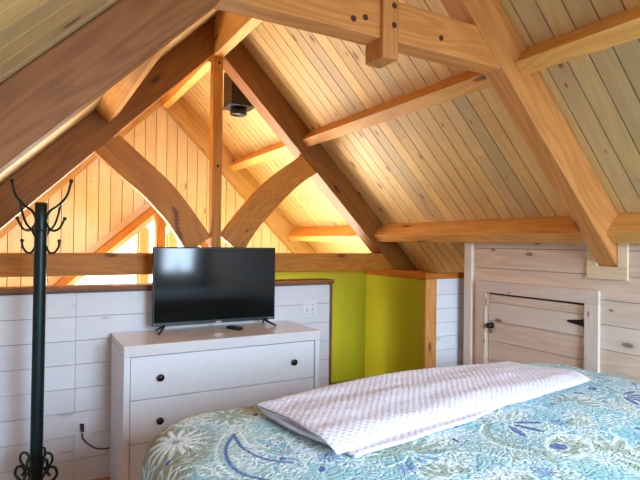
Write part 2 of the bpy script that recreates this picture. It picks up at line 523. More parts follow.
# rear gable wall behind the bed head with its assumed window opening
RW = (0.60, 1.70, -0.30, 0.96)
m = MB()
y0, y1 = YREAR-0.08, YREAR
zc = RR-XR+0.05
m.prism_y([(XKL-0.7, LOW+2), (RW[0], LOW+2), (RW[0], RL+RW[0]+0.05), (XKL-0.7, RL+XKL-0.65)], y0, y1, (1, 0, 0))
SW = (1.86, 2.34, -0.50, 0.10)  # unseen side opening, added so the television screen mirrors something bright
m.prism_y([(RW[1], LOW+2), (SW[0], LOW+2), (SW[0], RR-SW[0]+0.05), (RW[1], RR-RW[1]+0.05)], y0, y1, (1, 0, 0))
m.prism_y([(SW[1], LOW+2), (3.3, LOW+2), (3.3, RR-3.3+0.05), (SW[1], RR-SW[1]+0.05)], y0, y1, (1, 0, 0))
m.prism_y([(SW[0], LOW+2), (SW[1], LOW+2), (SW[1], SW[2]), (SW[0], SW[2])], y0, y1, (1, 0, 0))
m.prism_y([(SW[0], SW[3]), (SW[1], SW[3]), (SW[1], RR-SW[1]+0.05), (SW[0], RR-SW[0]+0.05)], y0, y1, (1, 0, 0))
m.prism_y([(RW[0], LOW+2), (RW[1], LOW+2), (RW[1], RW[2]), (RW[0], RW[2])], y0, y1, (1, 0, 0))
m.prism_y([(RW[0], RW[3]), (RW[1], RW[3]), (RW[1], RR-RW[1]+0.05), (XR, zc), (RW[0], RL+RW[0]+0.05)], y0, y1, (1, 0, 0))
struct(m.build('wall_rear', M['whitewash']))
for nm, (a, b, c, d) in (('window_2_assumed', RW), ('window_3_added', SW)):
    m = MB()
    m.box(a-0.07, a, YREAR-0.06, YREAR+0.02, c-0.07, d+0.07, (0, 0, 1)); m.box(b, b+0.07, YREAR-0.06, YREAR+0.02, c-0.07, d+0.07, (0, 0, 1))
    m.box(a, b, YREAR-0.06, YREAR+0.02, d, d+0.07); m.box(a, b, YREAR-0.06, YREAR+0.02, c-0.07, c)
    m.box((a+b)/2-0.02, (a+b)/2+0.02, YREAR-0.06, YREAR-0.02, c, d, (0, 0, 1))
    struct(m.build(nm, M['palewood'], bevel=0.003))

# right knee wall: horizontal whitewashed boards round the access door
DY0, DY1, DZ1, DZ0 = 1.675, 2.333, -0.305, -1.30
def knee_wall():
    m = MB(); w = 0.126; g = 0.003; z = 0.16+0.02
    k = 0
    z = 0.232
    while z > FL:
        z1 = z-g/2; z0 = max(z-w+g/2, FL)
        segs = [(YREAR, 2.455)]
        if z0 < DZ1-0.002 and z1 > DZ0: segs = [(YREAR, DY0), (DY1, 2.455)]
        z1c = min(z1, RR-XK+0.01)
        if z1c > z0+0.005:
            for a, b in segs:
                cuts = [a, b]
                if b-a > 2.5: cuts = [a, a+random.uniform(0.4, 0.6)*(b-a), b]
                for c0, c1 in zip(cuts[:-1], cuts[1:]):
                    if z1c > DZ1 and z0 < DZ1 and segs[0][1] > 2.4 and False: pass
                    m.box(XK, XK+0.018, c0+0.001, c1-0.001, z0, z1c, (0, 1, 0))
        z -= w
    o = struct(m.build('wall_knee_right', M['whitewash'], weld=False))
    b = MB()
    b.box(XK+0.019, XK+0.10, YREAR, DY0, FL, RR-XK-0.03, (0, 1, 0)); b.box(XK+0.019, XK+0.10, DY1, 2.517, FL, RR-XK-0.03, (0, 1, 0))
    b.box(XK+0.019, XK+0.10, DY0, DY1, DZ1, RR-XK-0.03, (0, 1, 0)); b.box(XK+0.06, XK+0.10, DY0, DY1, FL, DZ1, (0, 1, 0))
    struct(b.build('wall_knee_right_core', M['ww_backing'], weld=False))
    # door casing
    t = MB()
    t.box(XK-0.018, XK-0.0005, DY1+0.006, DY1+0.085, FL, DZ1+0.006, (0, 0, 1))
    t.box(XK-0.018, XK-0.0005, DY0-0.085, DY0-0.006, FL, DZ1+0.006, (0, 0, 1))
    t.box(XK-0.018, XK-0.0005, DY0-0.085, DY1+0.085, DZ1+0.0065, DZ1+0.078, (0, 1, 0))
    struct(t.build('trim_2', M['whitewash'], bevel=0.0025))
    # corner board at the far end of the knee wall
    t = MB(); t.box(XK-0.022, XK+0.10, 2.456, 2.520, FL, 0.02, (0, 0, 1))
    struct(t.build('trim_3', M['whitewash'], bevel=0.003))
    # light U-shaped frame round the rafter foot
    t = MB()
    t.box(XK-0.016, XK-0.0005, 1.448, 1.497, -0.10, 0.02, (0, 0, 1)); t.box(XK-0.016, XK-0.0005, 1.603, 1.658, -0.10, 0.02, (0, 0, 1))
    t.box(XK-0.016, XK-0.0005, 1.448, 1.658, -0.165, -0.1005, (0, 1, 0))
    struct(t.build('trim_4', M['palewood'], bevel=0.002))
    # the door leaf
    d = MB(); z = DZ1-0.005; hs = [0.05, 0.118, 0.124, 0.126, 0.126, 0.126, 0.126, 0.126, 0.07]
    for h in hs:
        d.box(XK+0.004, XK+0.024, DY0+0.008, DY1-0.006, z-h+0.0015, z-0.0015, (0, 1, 0)); z -= h
    d.box(XK+0.0245, XK+0.045, DY0+0.01, DY1-0.01, z, DZ1-0.014, (0, 1, 0), 0.5)
    dr = struct(d.build('door_1', M['whitewash'], weld=False))
    tag(dr, 'small whitewashed plank access door in the low knee wall')
    k = MB(); k.lathe((XK+0.004, 2.30, -0.505), (-1, 0, 0), [(0, 0.019), (0.006, 0.019), (0.008, 0.008), (0.02, 0.008), (0.024, 0.017), (0.034, 0.020), (0.042, 0.015), (0.045, 0.0)])
    adopt(k.build('door_knob', M['black_metal']), dr, 'black knob')
    k = MB(); k.lathe((XK-0.001, 2.303, -0.542), (-1, 0, 0), [(0, 0.012), (0.004, 0.012), (0.008, 0.005), (0.012, 0.0)])
    adopt(k.build('latch', M['brass']), dr, 'brass latch below the knob')
    for zz in (-0.405, -1.13):
        h = MB()
        prof = [(DY0-0.002, zz-0.024), (DY0-0.002, zz+0.024), (DY0+0.02, zz+0.017), (DY0+0.098, zz+0.006), (DY0+0.104, zz), (DY0+0.098, zz-0.006), (DY0+0.02, zz-0.017)]
        A = [(XK+0.0035, yy, z_) for yy, z_ in prof]; B = [(XK-0.001, yy, z_) for yy, z_ in prof]
        h.face(B, (0, 1, 0), (0, 0), 0); h.face(A[::-1], (0, 1, 0), (0, 0), 0)
        for i in range(len(prof)):
            j = (i+1) % len(prof); h.face([A[i], A[j], B[j], B[i]], (0, 1, 0), (0, 0), 0)
        h.tube([(XK-0.003, DY0-0.001, zz-0.028), (XK-0.003, DY0-0.001, zz+0.028)], 0.006, 8)
        adopt(h.build('hinge', M['black_metal']), dr, 'black strap hinge')

def adopt(o, parent, label=None):
    """make a linked top-level mesh a part of another object without moving it"""
    o.location = o.location-parent.location
    o.parent = parent
    if label: o['label'] = label
    return o
knee_wall()

# left knee wall (mirror, beside the coat rack)
m = MB(); z = 0.14
while z > FL:
    z0 = max(z-0.14, FL); m.box(XKL-0.018, XKL, YREAR, YP+0.1, z0+0.0015, z-0.0015, (0, 1, 0)); z -= 0.142
struct(m.build('wall_knee_left', M['white_board'], weld=False))
slab('wall_knee_left_core', XKL-0.1, XKL-0.019, YREAR, YP+0.1, FL, 0.10, 'white_backing')

# low white partition wall with cap
PW0, PW1 = XKL, 2.022
m = MB(); z = -0.315; i = 0
while z > FL:
    z0 = max(z-0.142, FL)
    cuts = [PW0, 0.262 if i % 1 == 0 and i not in (5,) else 0.90, PW1]
    for a, b in zip(cuts[:-1], cuts[1:]):
        m.box(a+0.001, b-0.001, YP, YP+0.016, z0+0.0015, z-0.0015, (1, 0, 0))
    z -= 0.142; i += 1
struct(m.build('wall_partition', M['white_board'], weld=False))
slab('wall_partition_core', PW0, PW1, YP+0.017, YP+0.115, FL, -0.306, 'white_backing')
m = MB(); m.box(PW0, PW1+0.03, YP-0.022, YP+0.14, -0.304, -0.276)
struct(m.build('trim_5', M['cap'], bevel=0.004))
m = MB(); m.box(PW1+0.001, PW1+0.019, YP-0.012, YP+0.125, FL, -0.305, (0, 0, 1))
struct(m.build('trim_6', M['cap'], bevel=0.003))

# green stairwell walls, the plate along their top, the corner post and the small white return wall
XG = 2.575
slab('wall_stair_far', 1.25, XG, 3.716, 3.80, LOW, -0.13, 'green', (1, 0, 0))
slab('wall_stair_right', XG, XG+0.08, 2.702, 3.80, LOW, -0.262, 'green')
slab('baseboard_stair', 1.9, XG-0.001, 3.690, 3.7155, FL, -1.165, 'olive', (1, 0, 0))
m = MB(); m.box(XG-0.012, XG+0.12, 2.951, 3.72, -0.262, -0.205, (0, 1, 0))
m.box(2.278, 2.72, 2.597, 2.628, -0.228, -0.189, (1, 0, 0))
struct(m.build('trim_7', M['timber_dark'], bevel=0.003))
m = MB(); z = -0.2285
first = True
while z > FL:
    h = 0.106 if first else 0.093
    z0 = max(z-h, FL); m.box(2.375, 2.72, 2.603, 2.619, z0+0.0012, z-0.0012, (1, 0, 0)); z -= h; first = False
struct(m.build('wall_return', M['white_board'], weld=False))
slab('wall_return_core', 2.375, 2.72, 2.620, 2.70, FL, -0.2285, 'white_backing')

# ------------------------------------------------------------------ timbers
def z_right(d): return lambda x: RR-d-x

def pegs(parent, pts, y):
    for (x, z) in pts:
        p = MB(); p.lathe((x, y, z), (0, -1, 0), [(-0.01, 0.011), (0.002, 0.011), (0.004, 0.008)], 12)
        p.build('peg', M['peg'], parent)

# far truss
far = thing('roof_truss', (XR, YT0, -0.219), 'dark timber truss over the low white wall, with king post and two curved braces', 'roof truss')
BR_, BL_ = 2.467, 0.192         # underside planes of far rafters
def rafter_right(parent, b, foot, y0, y1, mat, top=RR-0.002):
    m = MB()
    m.prism_y([(XR, b-XR), (foot[0], b-foot[0]), (foot[0], foot[1]), (top-foot[1], foot[1]), (XR, top-XR)], y0, y1, (1, 0, -1))
    return m.build('rafter', M[mat], parent, bevel=0.006)
def rafter_left(parent, b, footx, y0, y1, mat, top=RL-0.002):
    m = MB()
    m.prism_y([(XR, b+XR), (footx, b+footx), (footx, top+footx), (XR, top+XR)], y0, y1, (1, 0, 1))
    return m.build('rafter', M[mat], parent, bevel=0.006)
m = MB(); m.prism_y([(XR, BR_-XR), (2.86, BR_-2.86), (3.0, BR_-2.86), (RR-0.002-(BR_-2.86), BR_-2.86), (XR, RR-0.002-XR)], YT0, YT1, (1, 0, -1))
fr1 = m.build('rafter', M['timber_brown'], far, bevel=0.005)
fr2 = rafter_left(far, BL_, -0.7, YT0, YT1, 'timber_brown')
m = MB(); m.box(-0.62, 2.70, YT0+0.004, YT1-0.004, -0.2165, -0.078)
tb = m.build('tie_beam', M['timber_honey'], far, bevel=0.005)
m = MB(); m.box(1.103, 1.171, YT0+0.0, YT0+0.075, -0.078, 1.30, (0, 0, 1))
kp = m.build('king_post', M['timber_honey'], far, bevel=0.003)
pegs(kp, [(1.142, 1.24), (1.142, 0.525)], YT0)
def brace(lo, hi):
    L = [(p.x, p.z) for p in spline([(x, 0, z) for x, z in lo], 6)]
    H = [(p.x, p.z) for p in spline([(x, 0, z) for x, z in hi], 6)]
    m = MB(); m.strip_y(L, H, YT0+0.012, YT0+0.075)
    return m.build('brace', M['timber_honey'], far, bevel=0.002)
brace([(0.33, 0.575), (0.498, 0.424), (0.637, 0.311), (0.745, 0.202), (0.830, 0.100), (0.945, -0.078)],
      [(0.50, 0.67), (0.668, 0.528), (0.828, 0.387), (0.930, 0.27), (1.021, 0.149), (1.104, 0.035)])
brace([(1.94, 0.545), (1.80, 0.452), (1.672, 0.338), (1.545, 0.205), (1.440, 0.085), (1.335, -0.078)],
      [(1.82, 0.672), (1.628, 0.533), (1.469, 0.400), (1.375, 0.295), (1.290, 0.195), (1.171, 0.042)])

# near truss
near = thing('roof_truss', (XR, YN0, -0.12), 'big near timber truss crossing overhead, with horizontal collar tie and stub king post', 'roof truss')
NB_R, NB_L = 2.459, 0.235
m = MB(); m.prism_y([(XR, NB_R-XR), (2.60, NB_R-2.60), (2.64, NB_R-2.60), (RR-0.002-0.02, 0.02), (XR, RR-0.002-XR)], YN0, YN1, (1, 0, -1))
nr1 = m.build('rafter', M['timber'], near, bevel=0.006)
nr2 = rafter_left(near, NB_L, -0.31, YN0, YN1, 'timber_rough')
m = MB(); m.box(0.50, 1.74, YN0+0.008, YN1, 0.742, 0.892)
ct = m.build('collar_tie', M['timber'], near, bevel=0.005)
pegs(ct, [(0.62, 0.80), (0.98, 0.785), (1.03, 0.80), (0.535, 0.83), (1.385, 0.80)], YN0+0.008)
m = MB(); m.box(1.094, 1.166, YN0-0.012, YN1+0.004, 0.667, 1.33, (0, 0, 1))
nk = m.build('king_post', M['timber'], near, bevel=0.008)
pegs(nk, [(1.142, 0.86), (1.142, 0.79)], YN0-0.012)

# gable rafters with A-shaped struts and a post
gab = thing('roof_truss', (XR, YG0, -1.0), 'golden gable-end frame against the bright panelled wall, with A-shaped struts and post at the window', 'roof truss')
GB_R, GB_L = 2.445, 0.20
m = MB(); m.prism_y([(XR, GB_R-XR), (3.2, GB_R-3.2), (3.2, RR-0.002-3.2), (XR, RR-0.002-XR)], YG0, YW-0.001, (1, 0, -1))
m.build('rafter', M['timber_gold'], gab, bevel=0.004)
m = MB(); m.prism_y([(XR, GB_L+XR), (-0.9, GB_L-0.9), (-0.9, RL-0.002-0.9), (XR, RL-0.002+XR)], YG0, YW-0.001, (1, 0, 1))
m.build('rafter', M['timber_gold'], gab, bevel=0.004)
for sg in (-1, 1):
    m = MB()
    def ln(d): return [(WX+sg*0.036, WZ+d-WS*0.036), (WX+sg*1.5, WZ+d-WS*1.5)]
    a, b = ln(-0.055), ln(0.03)
    m.prism_y([a[0], a[1], b[1], b[0]], YG0-0.02, YW-0.031, (sg, 0, -WS))
    m.build('strut', M['timber_honey'], gab, bevel=0.003)
m = MB(); m.box(WX-0.034, WX+0.05, YG0-0.05, YG0+0.06, -0.95, WZ-0.02, (0, 0, 1))
m.build('post', M['timber_honey'], gab, bevel=0.003)

# purlins: 45-degree timbers under the roof, one length per bay
def purlin(xb, zb, y0, y1, side, label, group, w=0.072, name='purlin'):
    """xb,zb: the lower down-slope corner"""
    upS = Vector((-S2*side, 0, S2)); nrm = Vector((side*S2, 0, S2))
    if side > 0: depth = (RR-0.001-(xb+zb))*S2
    else: depth = (RL-0.001-(zb-xb))*S2
    c = Vector((xb, 0, zb)); pts = [c, c+upS*w, c+upS*w+nrm*depth, c+nrm*depth]
    m = MB(); m.hexa([(p.x, y0, p.z) for p in pts]+[(p.x, y1, p.z) for p in pts], (0, 1, 0))
    o = m.build(name, M['purlin'], bevel=0.003)
    return tag(o, label, 'roof beam', group)
MX, MZ = 1.84, 0.725
LX, LZ = 2.505, 0.016
G = 'purlins along the roof slopes'
purlin(MX, MZ, YN1, YT0, 1, 'upper purlin on the right slope between the near and the far truss', G)
purlin(MX, MZ, YREAR, YN0, 1, 'upper purlin on the right slope in front of the near truss, against grey boards', G)
purlin(MX, MZ, YT1, YG0, 1, 'upper purlin on the right slope beyond the far truss, below the black box', G)
purlin(LX, LZ, YN1, YT0, 1, 'lower purlin on the right slope above the whitewashed knee wall and access door', G)
purlin(LX, LZ, YREAR, YN0, 1, 'short end of the lower purlin right of the near rafter foot', G)
purlin(LX, LZ, YT1, YG0, 1, 'lower purlin on the right slope beyond the far truss, above the tie beam', G)
MXL, LXL = 2*XR-MX, 2*XR-LX
purlin(MXL, MZ+0.01, YN1, YT0, -1, 'wide pale-lit purlin on the left slope between the near and far rafters', G)
purlin(MXL, MZ+0.01, YT1, YG0, -1, 'upper purlin on the left slope beyond the far truss, by the left curved brace', G)
purlin(LXL, LZ+0.01, YT1, YG0, -1, 'lower purlin on the left slope beyond the far truss, left of the coat rack', G)
# ridge
def ridge(y0, y1, label):
    m = MB(); m.prism_y([(1.103, 1.283), (1.171, 1.283), (1.171, RR-1.171), (XR, RR-XR-0.006), (1.103, RL+1.103)], y0, y1, (0, 1, 0))
    return tag(m.build('ridge_beam', M['purlin'], bevel=0.002), label, 'roof beam', 'ridge beams')
ridge(YN1+0.005, YT0, 'ridge beam at the roof peak between the near and the far truss')
ridge(YT1, YG0, 'ridge beam at the roof peak running from the far truss to the bright gable wall')

# post at the far corner of the green wall
m = MB(); m.box(2.281, 2.373, 2.598, 2.622, FL, -0.229, (0, 0, 1))
tag(m.build('timber_post', M['timber'], bevel=0.005), 'upright timber post between the green wall and the small white wall', 'post')

# ------------------------------------------------------------------ black box fixture under the ridge
fx = thing('ceiling_fixture', (1.46, 3.9, 1.03), 'black metal box under the roof peak with a round collar below it', 'light fixture')
bx0, bx1, by0, by1, bz = 1.36, 1.555, 3.80, 3.995, 1.078
m = MB()
p = [(bx0, by0, bz), (bx1, by0, bz), (bx1, by1, bz), (bx0, by1, bz), (bx0, by0, RR-bx0-0.002), (bx1, by0, RR-bx1-0.002), (bx1, by1, RR-bx1-0.002), (bx0, by1, RR-bx0-0.002)]
m.hexa(p, (0, 0, 1)); m.build('housing', M['black_plastic'], fx, bevel=0.003)
m = MB(); m.box(bx0-0.012, bx1+0.008, by0-0.012, by1+0.012, bz-0.012, bz-0.0005); m.build('base_plate', M['black_metal'], fx, bevel=0.003)
m = MB(); m.lathe((1.452, 3.895, bz-0.0125), (0, 0, -1), [(0, 0.062), (0.006, 0.066), (0.05, 0.066), (0.055, 0.062), (0.055, 0.05), (0.047, 0.048)], 32)
cl = m.build('collar', M['black_metal'], fx)
m = MB(); m.lathe((1.44, 3.86, bz-0.0605), (0, 0, -1), [(0, 0.018), (0.004, 0.017), (0.007, 0.01), (0.008, 0)], 20)
m.build('lens', M['silver'], cl)

# ------------------------------------------------------------------ dresser
TOPZ = -0.562
dx0, dx1, dy0, dy1 = 0.457, 1.658, 2.90, 3.376
dr = thing('dresser', ((dx0+dx1)/2, (dy0+dy1)/2, FL), 'white three-drawer dresser with black knobs against the low wall', 'dresser')
m = MB(); m.box(dx0, dx1, dy0, dy1, TOPZ-0.061, TOPZ); m.build('top', M['white_top'], dr, bevel=0.004)
for xa, xb in ((dx0+0.001, dx0+0.034), (dx1-0.034, dx1-0.001)):
    m = MB(); m.box(xa, xb, dy0+0.004, dy1-0.004, FL, TOPZ-0.0615, (0, 0, 1)); m.build('side_panel', M['white_lacquer'], dr, bevel=0.003)
m = MB(); m.box(dx0+0.0345, dx1-0.0345, dy1-0.02, dy1-0.006, FL+0.06, TOPZ-0.062); m.build('back_panel', M['white_lacquer'], dr)
m = MB(); m.box(dx0+0.0345, dx1-0.0345, dy0+0.03, dy1-0.021, FL+0.075, FL+0.090); m.box(dx0+0.0345, dx1-0.0345, dy0+0.022, dy0+0.04, FL+0.02, FL+0.0745)
m.build('plinth', M['white_lacquer'], dr, bevel=0.002)
zt = TOPZ-0.0665
for i in range(3):
    zb = zt-0.2325
    m = MB(); m.box(dx0+0.0375, dx1-0.0375, dy0+0.0135, dy0+0.033, zb, zt)
    dw = m.build('drawer', M['white_lacquer'], dr, bevel=0.003)
    m = MB(); m.box(dx0+0.05, dx1-0.05, dy0+0.0335, dy1-0.03, zb+0.02, zt-0.03); m.build('drawer_box', M['white_lacquer'], dw)
    for kx in (0.650, 1.472):
        m = MB(); m.lathe((kx, dy0+0.0135, zb+0.112), (0, -1, 0), [(0, 0.009), (0.004, 0.008), (0.010, 0.007), (0.013, 0.014), (0.017, 0.019), (0.022, 0.020), (0.026, 0.017), (0.029, 0.009), (0.030, 0)], 24)
        m.build('knob', M['bronze'], dw)
    zt = zb-0.0035

# ------------------------------------------------------------------ television on the dresser
tv = thing('television', (1.072, 3.235, TOPZ), 'flat black television standing on the white dresser', 'television')
tx0, tx1, tz0, tz1, ty = 0.671, 1.487, -0.5235, -0.034, 3.235
m = MB(); m.box(tx0, tx1, ty, ty+0.028, tz0, tz1); m.box(tx0+0.12, tx1-0.12, ty+0.0285, ty+0.065, tz0+0.04, tz1-0.14)
m.build('housing', M['black_plastic'], tv, bevel=0.004)
m = MB(); m.box(tx0+0.009, tx1-0.009, ty-0.0015, ty-0.0002, tz0+0.022, tz1-0.009); m.build('screen', M['screen'], tv)
m = MB(); m.box(tx0+0.40, tx0+0.435, ty-0.004, ty-0.0005, tz0+0.004, tz0+0.012); m.box(tx0+0.385, tx0+0.45, ty-0.003, ty-0.0003, tz0-0.006, tz0+0.002)
m.build('badge', M['silver'], tv)
m = MB()
for k, w_ in enumerate((0.006, 0.005, 0.006, 0.004, 0.006)):
    m.box(tx1-0.052+k*0.008, tx1-0.052+k*0.008+w_, ty-0.002, ty-0.0004, tz0+0.008, tz0+0.014)
m.build('lettering', M['silver'], tv)
for fx_, sg in ((tx0+0.075, -1), (tx1-0.075, 1)):
    m = MB()
    a = (fx_, ty+0.012, tz0+0.006)
    for (ex, ey) in ((fx_+sg*0.05, ty-0.075), (fx_+sg*0.03, ty+0.095)):
        b = Vector((ex, ey, TOPZ+0.0065)); a_ = Vector(a)
        m.tube([a_, a_.lerp(b, 0.3)+Vector((0, 0, -0.004)), b], [0.011, 0.009, 0.006], 8)
    m.build('foot', M['black_plastic'], tv)

# remote
rm = thing('remote_control', (1.165, 3.19, TOPZ), 'small black remote control lying on the dresser under the television', 'remote control')
m = MB(); c, s = math.cos(0.35), math.sin(0.35)
def rp(x, y, z): return (1.172+x*c-y*s, 3.165+x*s+y*c, TOPZ+z)
m.hexa([rp(-0.024, -0.06, 0.001), rp(0.024, -0.06, 0.001), rp(0.024, 0.06, 0.001), rp(-0.024, 0.06, 0.001), rp(-0.021, -0.057, 0.02), rp(0.021, -0.057, 0.02), rp(0.021, 0.057, 0.02), rp(-0.021, 0.057, 0.02)], (0, 1, 0))
m.build('body', M['black_plastic'], rm, bevel=0.005)
m = MB()
for i in range(4):
    for j in range(3):
        q = rp(-0.012+0.012*j, -0.04+0.022*i, 0.0201); m.box(q[0]-0.003, q[0]+0.003, q[1]-0.004, q[1]+0.004, q[2], q[2]+0.0015)
m.build('keypad', M['rubber'], rm)

# ------------------------------------------------------------------ switch plate, outlet, cord on the low wall
sw = thing('light_switch', (1.845, YP, -0.555), 'white double toggle light switch plate on the low wall beside the television', 'light switch')
m = MB(); m.box(1.785, 1.907, YP-0.006, YP-0.0003, -0.555, -0.433); m.build('plate', M['plate'], sw, bevel=0.003)
for xx in (1.822, 1.870):
    m = MB(); m.hexa([(xx-0.005, YP-0.0062, -0.508), (xx+0.005, YP-0.0062, -0.508), (xx+0.005, YP-0.0062, -0.480), (xx-0.005, YP-0.0062, -0.480),
                      (xx-0.004, YP-0.018, -0.492), (xx+0.004, YP-0.018, -0.492), (xx+0.004, YP-0.016, -0.481), (xx-0.004, YP-0.016, -0.481)], (0, 0, 1))
    m.build('toggle', M['plate'], sw)
    for zz in (-0.462, -0.526):
        m = MB(); m.lathe((xx, YP-0.006, zz), (0, -1, 0), [(0, 0.0035), (0.0012, 0.003), (0.0015, 0)], 10)
        m.build('screw', M['bronze'], sw)
ou = thing('wall_outlet', (0.308, YP, -1.192), 'white outlet plate low on the wall left of the dresser', 'outlet')
m = MB(); m.box(0.272, 0.345, YP-0.006, YP-0.0003, -1.192, -1.072); m.build('plate', M['plate'], ou, bevel=0.003)
m = MB()
for zz in (-1.105, -1.158): m.lathe((0.3085, YP-0.006, zz), (0, -1, 0), [(0, 0.017), (0.0015, 0.0165), (0.002, 0)], 16)
m.build('socket', M['plate'], ou)
cd = thing('power_cord', (0.308, YP-0.03, -1.28), 'black power cord plugged into the outlet and running behind the dresser', 'cord')
m = MB(); m.tube(spline([(0.302, YP-0.045, -1.14), (0.303, YP-0.05, -1.165), (0.325, YP-0.045, -1.20), (0.375, YP-0.04, -1.245), (0.425, YP-0.03, -1.262), (0.47, YP-0.012, -1.268), (0.53, YP-0.012, -1.275)], 6), 0.0042, 8)
m.build('cable', M['rubber'], cd)
m = MB(); m.hexa([(0.290, YP-0.0085, -1.127), (0.314, YP-0.0085, -1.127), (0.314, YP-0.0085, -1.095), (0.290, YP-0.0085, -1.095), (0.296, YP-0.05, -1.135), (0.310, YP-0.05, -1.135), (0.312, YP-0.05, -1.108), (0.294, YP-0.05, -1.108)], (0, 0, 1))
m.build('plug', M['rubber'], cd, bevel=0.003)

# ------------------------------------------------------------------ coat rack
RX, RY = 0.0585, 2.95
cr = thing('coat_rack', (RX, RY, FL), 'tall dark metal coat rack with curved hooks and scrolled feet by the white wall', 'coat rack')
lean = Vector((0.003, 0, 0))     # leans slightly
def LN(z): return lean*((z+0.6)/0.8)
m = MB()
pl = [Vector((RX, RY, z))+LN(z) for z in (FL+0.10, -1.0, -0.4, 0.10, 0.184, 0.188)]
m.tube(pl, [0.029, 0.029, 0.029, 0.029, 0.029, 0.025], 24)
pole = m.build('pole', M['rack_metal'], cr)
base = Vector((RX, RY, 0))+LN(0.1)
def hook(az, pts, ball=0.011, rad=0.0062):
    d = Vector((math.cos(az), math.sin(az), 0)); m = MB()
    path = spline([base+d*r_+Vector((0, 0, z_)) for r_, z_ in pts], 7)
    m.tube(path, rad, 8)
    e = path[-1]
    m.lathe(e-Vector((0, 0, ball)), (0, 0, 1), [(0, 0), (ball*0.3, ball*0.72), (ball, ball), (ball*1.7, ball*0.72), (ball*2, 0)], 12)
    return m.build('hook', M['rack_metal'], cr)
for az in (math.radians(-30), math.radians(150)):
    hook(az, [(0.026, 0.105), (0.045, 0.145), (0.090, 0.178), (0.130, 0.225), (0.150, 0.298)])
    hook(az, [(0.026, 0.125), (0.028, 0.085), (0.055, 0.048), (0.092, 0.058), (0.120, 0.108)], 0.010, 0.0056)
    hook(az, [(0.026, -0.030), (0.045, -0.062), (0.070, -0.062), (0.090, -0.036), (0.094, -0.004)], 0.010, 0.0056)
for az in (math.radians(50), math.radians(230)):
    hook(az, [(0.026, -0.005), (0.06, 0.045), (0.10, 0.080), (0.130, 0.14), (0.140, 0.185)], 0.010, 0.0056)
m = MB(); rc = base+Vector((0, 0, 0.050))
m.tube([rc+Vector((math.cos(2*math.pi*k/32)*0.068, math.sin(2*math.pi*k/32)*0.068, 0)) for k in range(33)], 0.0045, 8, cap=False)
for k in range(4):
    a = math.pi/4+k*math.pi/2; m.tube([rc+Vector((math.cos(a)*0.02, math.sin(a)*0.02, 0)), rc+Vector((math.cos(a)*0.068, math.sin(a)*0.068, 0))], 0.004, 6)
m.build('ring', M['rack_metal'], cr)
bb = Vector((RX, RY, 0))+LN(-1.2)
for k in range(4):
    az = math.radians(-30)+k*math.pi/2
    d = Vector((math.cos(az), math.sin(az), 0)); m = MB()
    def P3(r_, z_): return bb+d*r_+Vector((0, 0, z_))
    # big scroll leg: curls at the top, sweeps down and out to the floor
    leg = [(0.070, -1.180), (0.056, -1.158), (0.072, -1.135), (0.097, -1.142), (0.104, -1.175), (0.080, -1.205), (0.050, -1.225), (0.032, -1.265), (0.042, -1.325), (0.095, -1.380), (0.170, -1.408), (0.225, -1.425), (0.245, -1.405), (0.235, -1.385)]
    m.tube(spline([P3(*q) for q in leg], 6), 0.0072, 8)
    m.tube(spline([P3(*q) for q in [(0.028, -1.190), (0.030, -1.110), (0.050, -1.068), (0.076, -1.074), (0.080, -1.105), (0.060, -1.132), (0.034, -1.145)]], 6), 0.0062, 8)
    m.tube([P3(0.215, -1.4235), P3(0.217, -1.4495)], [0.009, 0.011], 8)
    m.build('leg', M['rack_metal'], cr)

# ------------------------------------------------------------------ bed quilt
BZ = -0.602
qx0, qx1, qy0, qy1 = 0.315, 2.515, -0.30, 1.885
RC, ROLLR = 0.27, 0.10
HEM = -1.22
def fbm(x, y, seeds, base, octs=4):
    out = np.zeros_like(x); amp = 1.0; f = base
    for o in range(octs):
        r_ = np.random.default_rng(seeds+o)
        for k in range(5):
            a = r_.uniform(0, 2*math.pi); ph = r_.uniform(0, 2*math.pi); ff = f*r_.uniform(0.7, 1.3)
            out += amp*np.sin((x*math.cos(a)+y*math.sin(a))*ff*2*math.pi+ph)/5
        amp *= 0.5; f *= 2.0
    return out

def drape(px, py):
    cx, cy = (qx0+qx1)/2, (qy0+qy1)/2
    hx, hy = (qx1-qx0)/2-RC, (qy1-qy0)/2-RC
    dx, dy = px-cx, py-cy
    ax, ay = np.abs(dx)-hx, np.abs(dy)-hy
    mx, my = np.maximum(ax, 0), np.maximum(ay, 0)
    ln = np.sqrt(mx*mx+my*my)
    inside = np.minimum(np.maximum(ax, ay), 0)
    sd = ln+inside-RC
    s = sd+ROLLR
    ux = np.where(ln > 1e-9, mx/np.maximum(ln, 1e-9), (ax > ay)*1.0)*np.sign(dx)
    uy = np.where(ln > 1e-9, my/np.maximum(ln, 1e-9), (ay >= ax)*1.0)*np.sign(dy)
    smax = ROLLR*math.pi/2+(BZ-ROLLR-HEM)
    sp = np.clip(s, 0, None)
    th = np.clip(sp/ROLLR, 0, math.pi/2)
    off = ROLLR*np.sin(th); down = ROLLR*(1-np.cos(th))
    extra = np.clip(np.minimum(sp, smax)-ROLLR*math.pi/2, 0, None)
    down = down+extra
    # cloth flares a little and ripples as it hangs
    per = np.where(np.abs(ux) > np.abs(uy), py, px)
    rip = np.sin(per*23.0+np.sin(per*7)*1.5)*0.012+np.sin(per*9.0)*0.010
    off = off+(rip+0.03)*np.clip(extra/0.5, 0, 1)
    nx = np.where(s > 0, px-ux*sp+ux*off, px)
    ny = np.where(s > 0, py-uy*sp+uy*off, py)
    z = BZ-down
    sag = 0.008*np.clip(1-np.abs(s)/0.30, 0, 1)**2*(s <= 0)
    z = z-np.where(s <= 0, sag, 0.008)
    z = z+0.004*fbm(px, py, 5, 1.6, 3)*(s < 0.05)
    return nx, ny, z

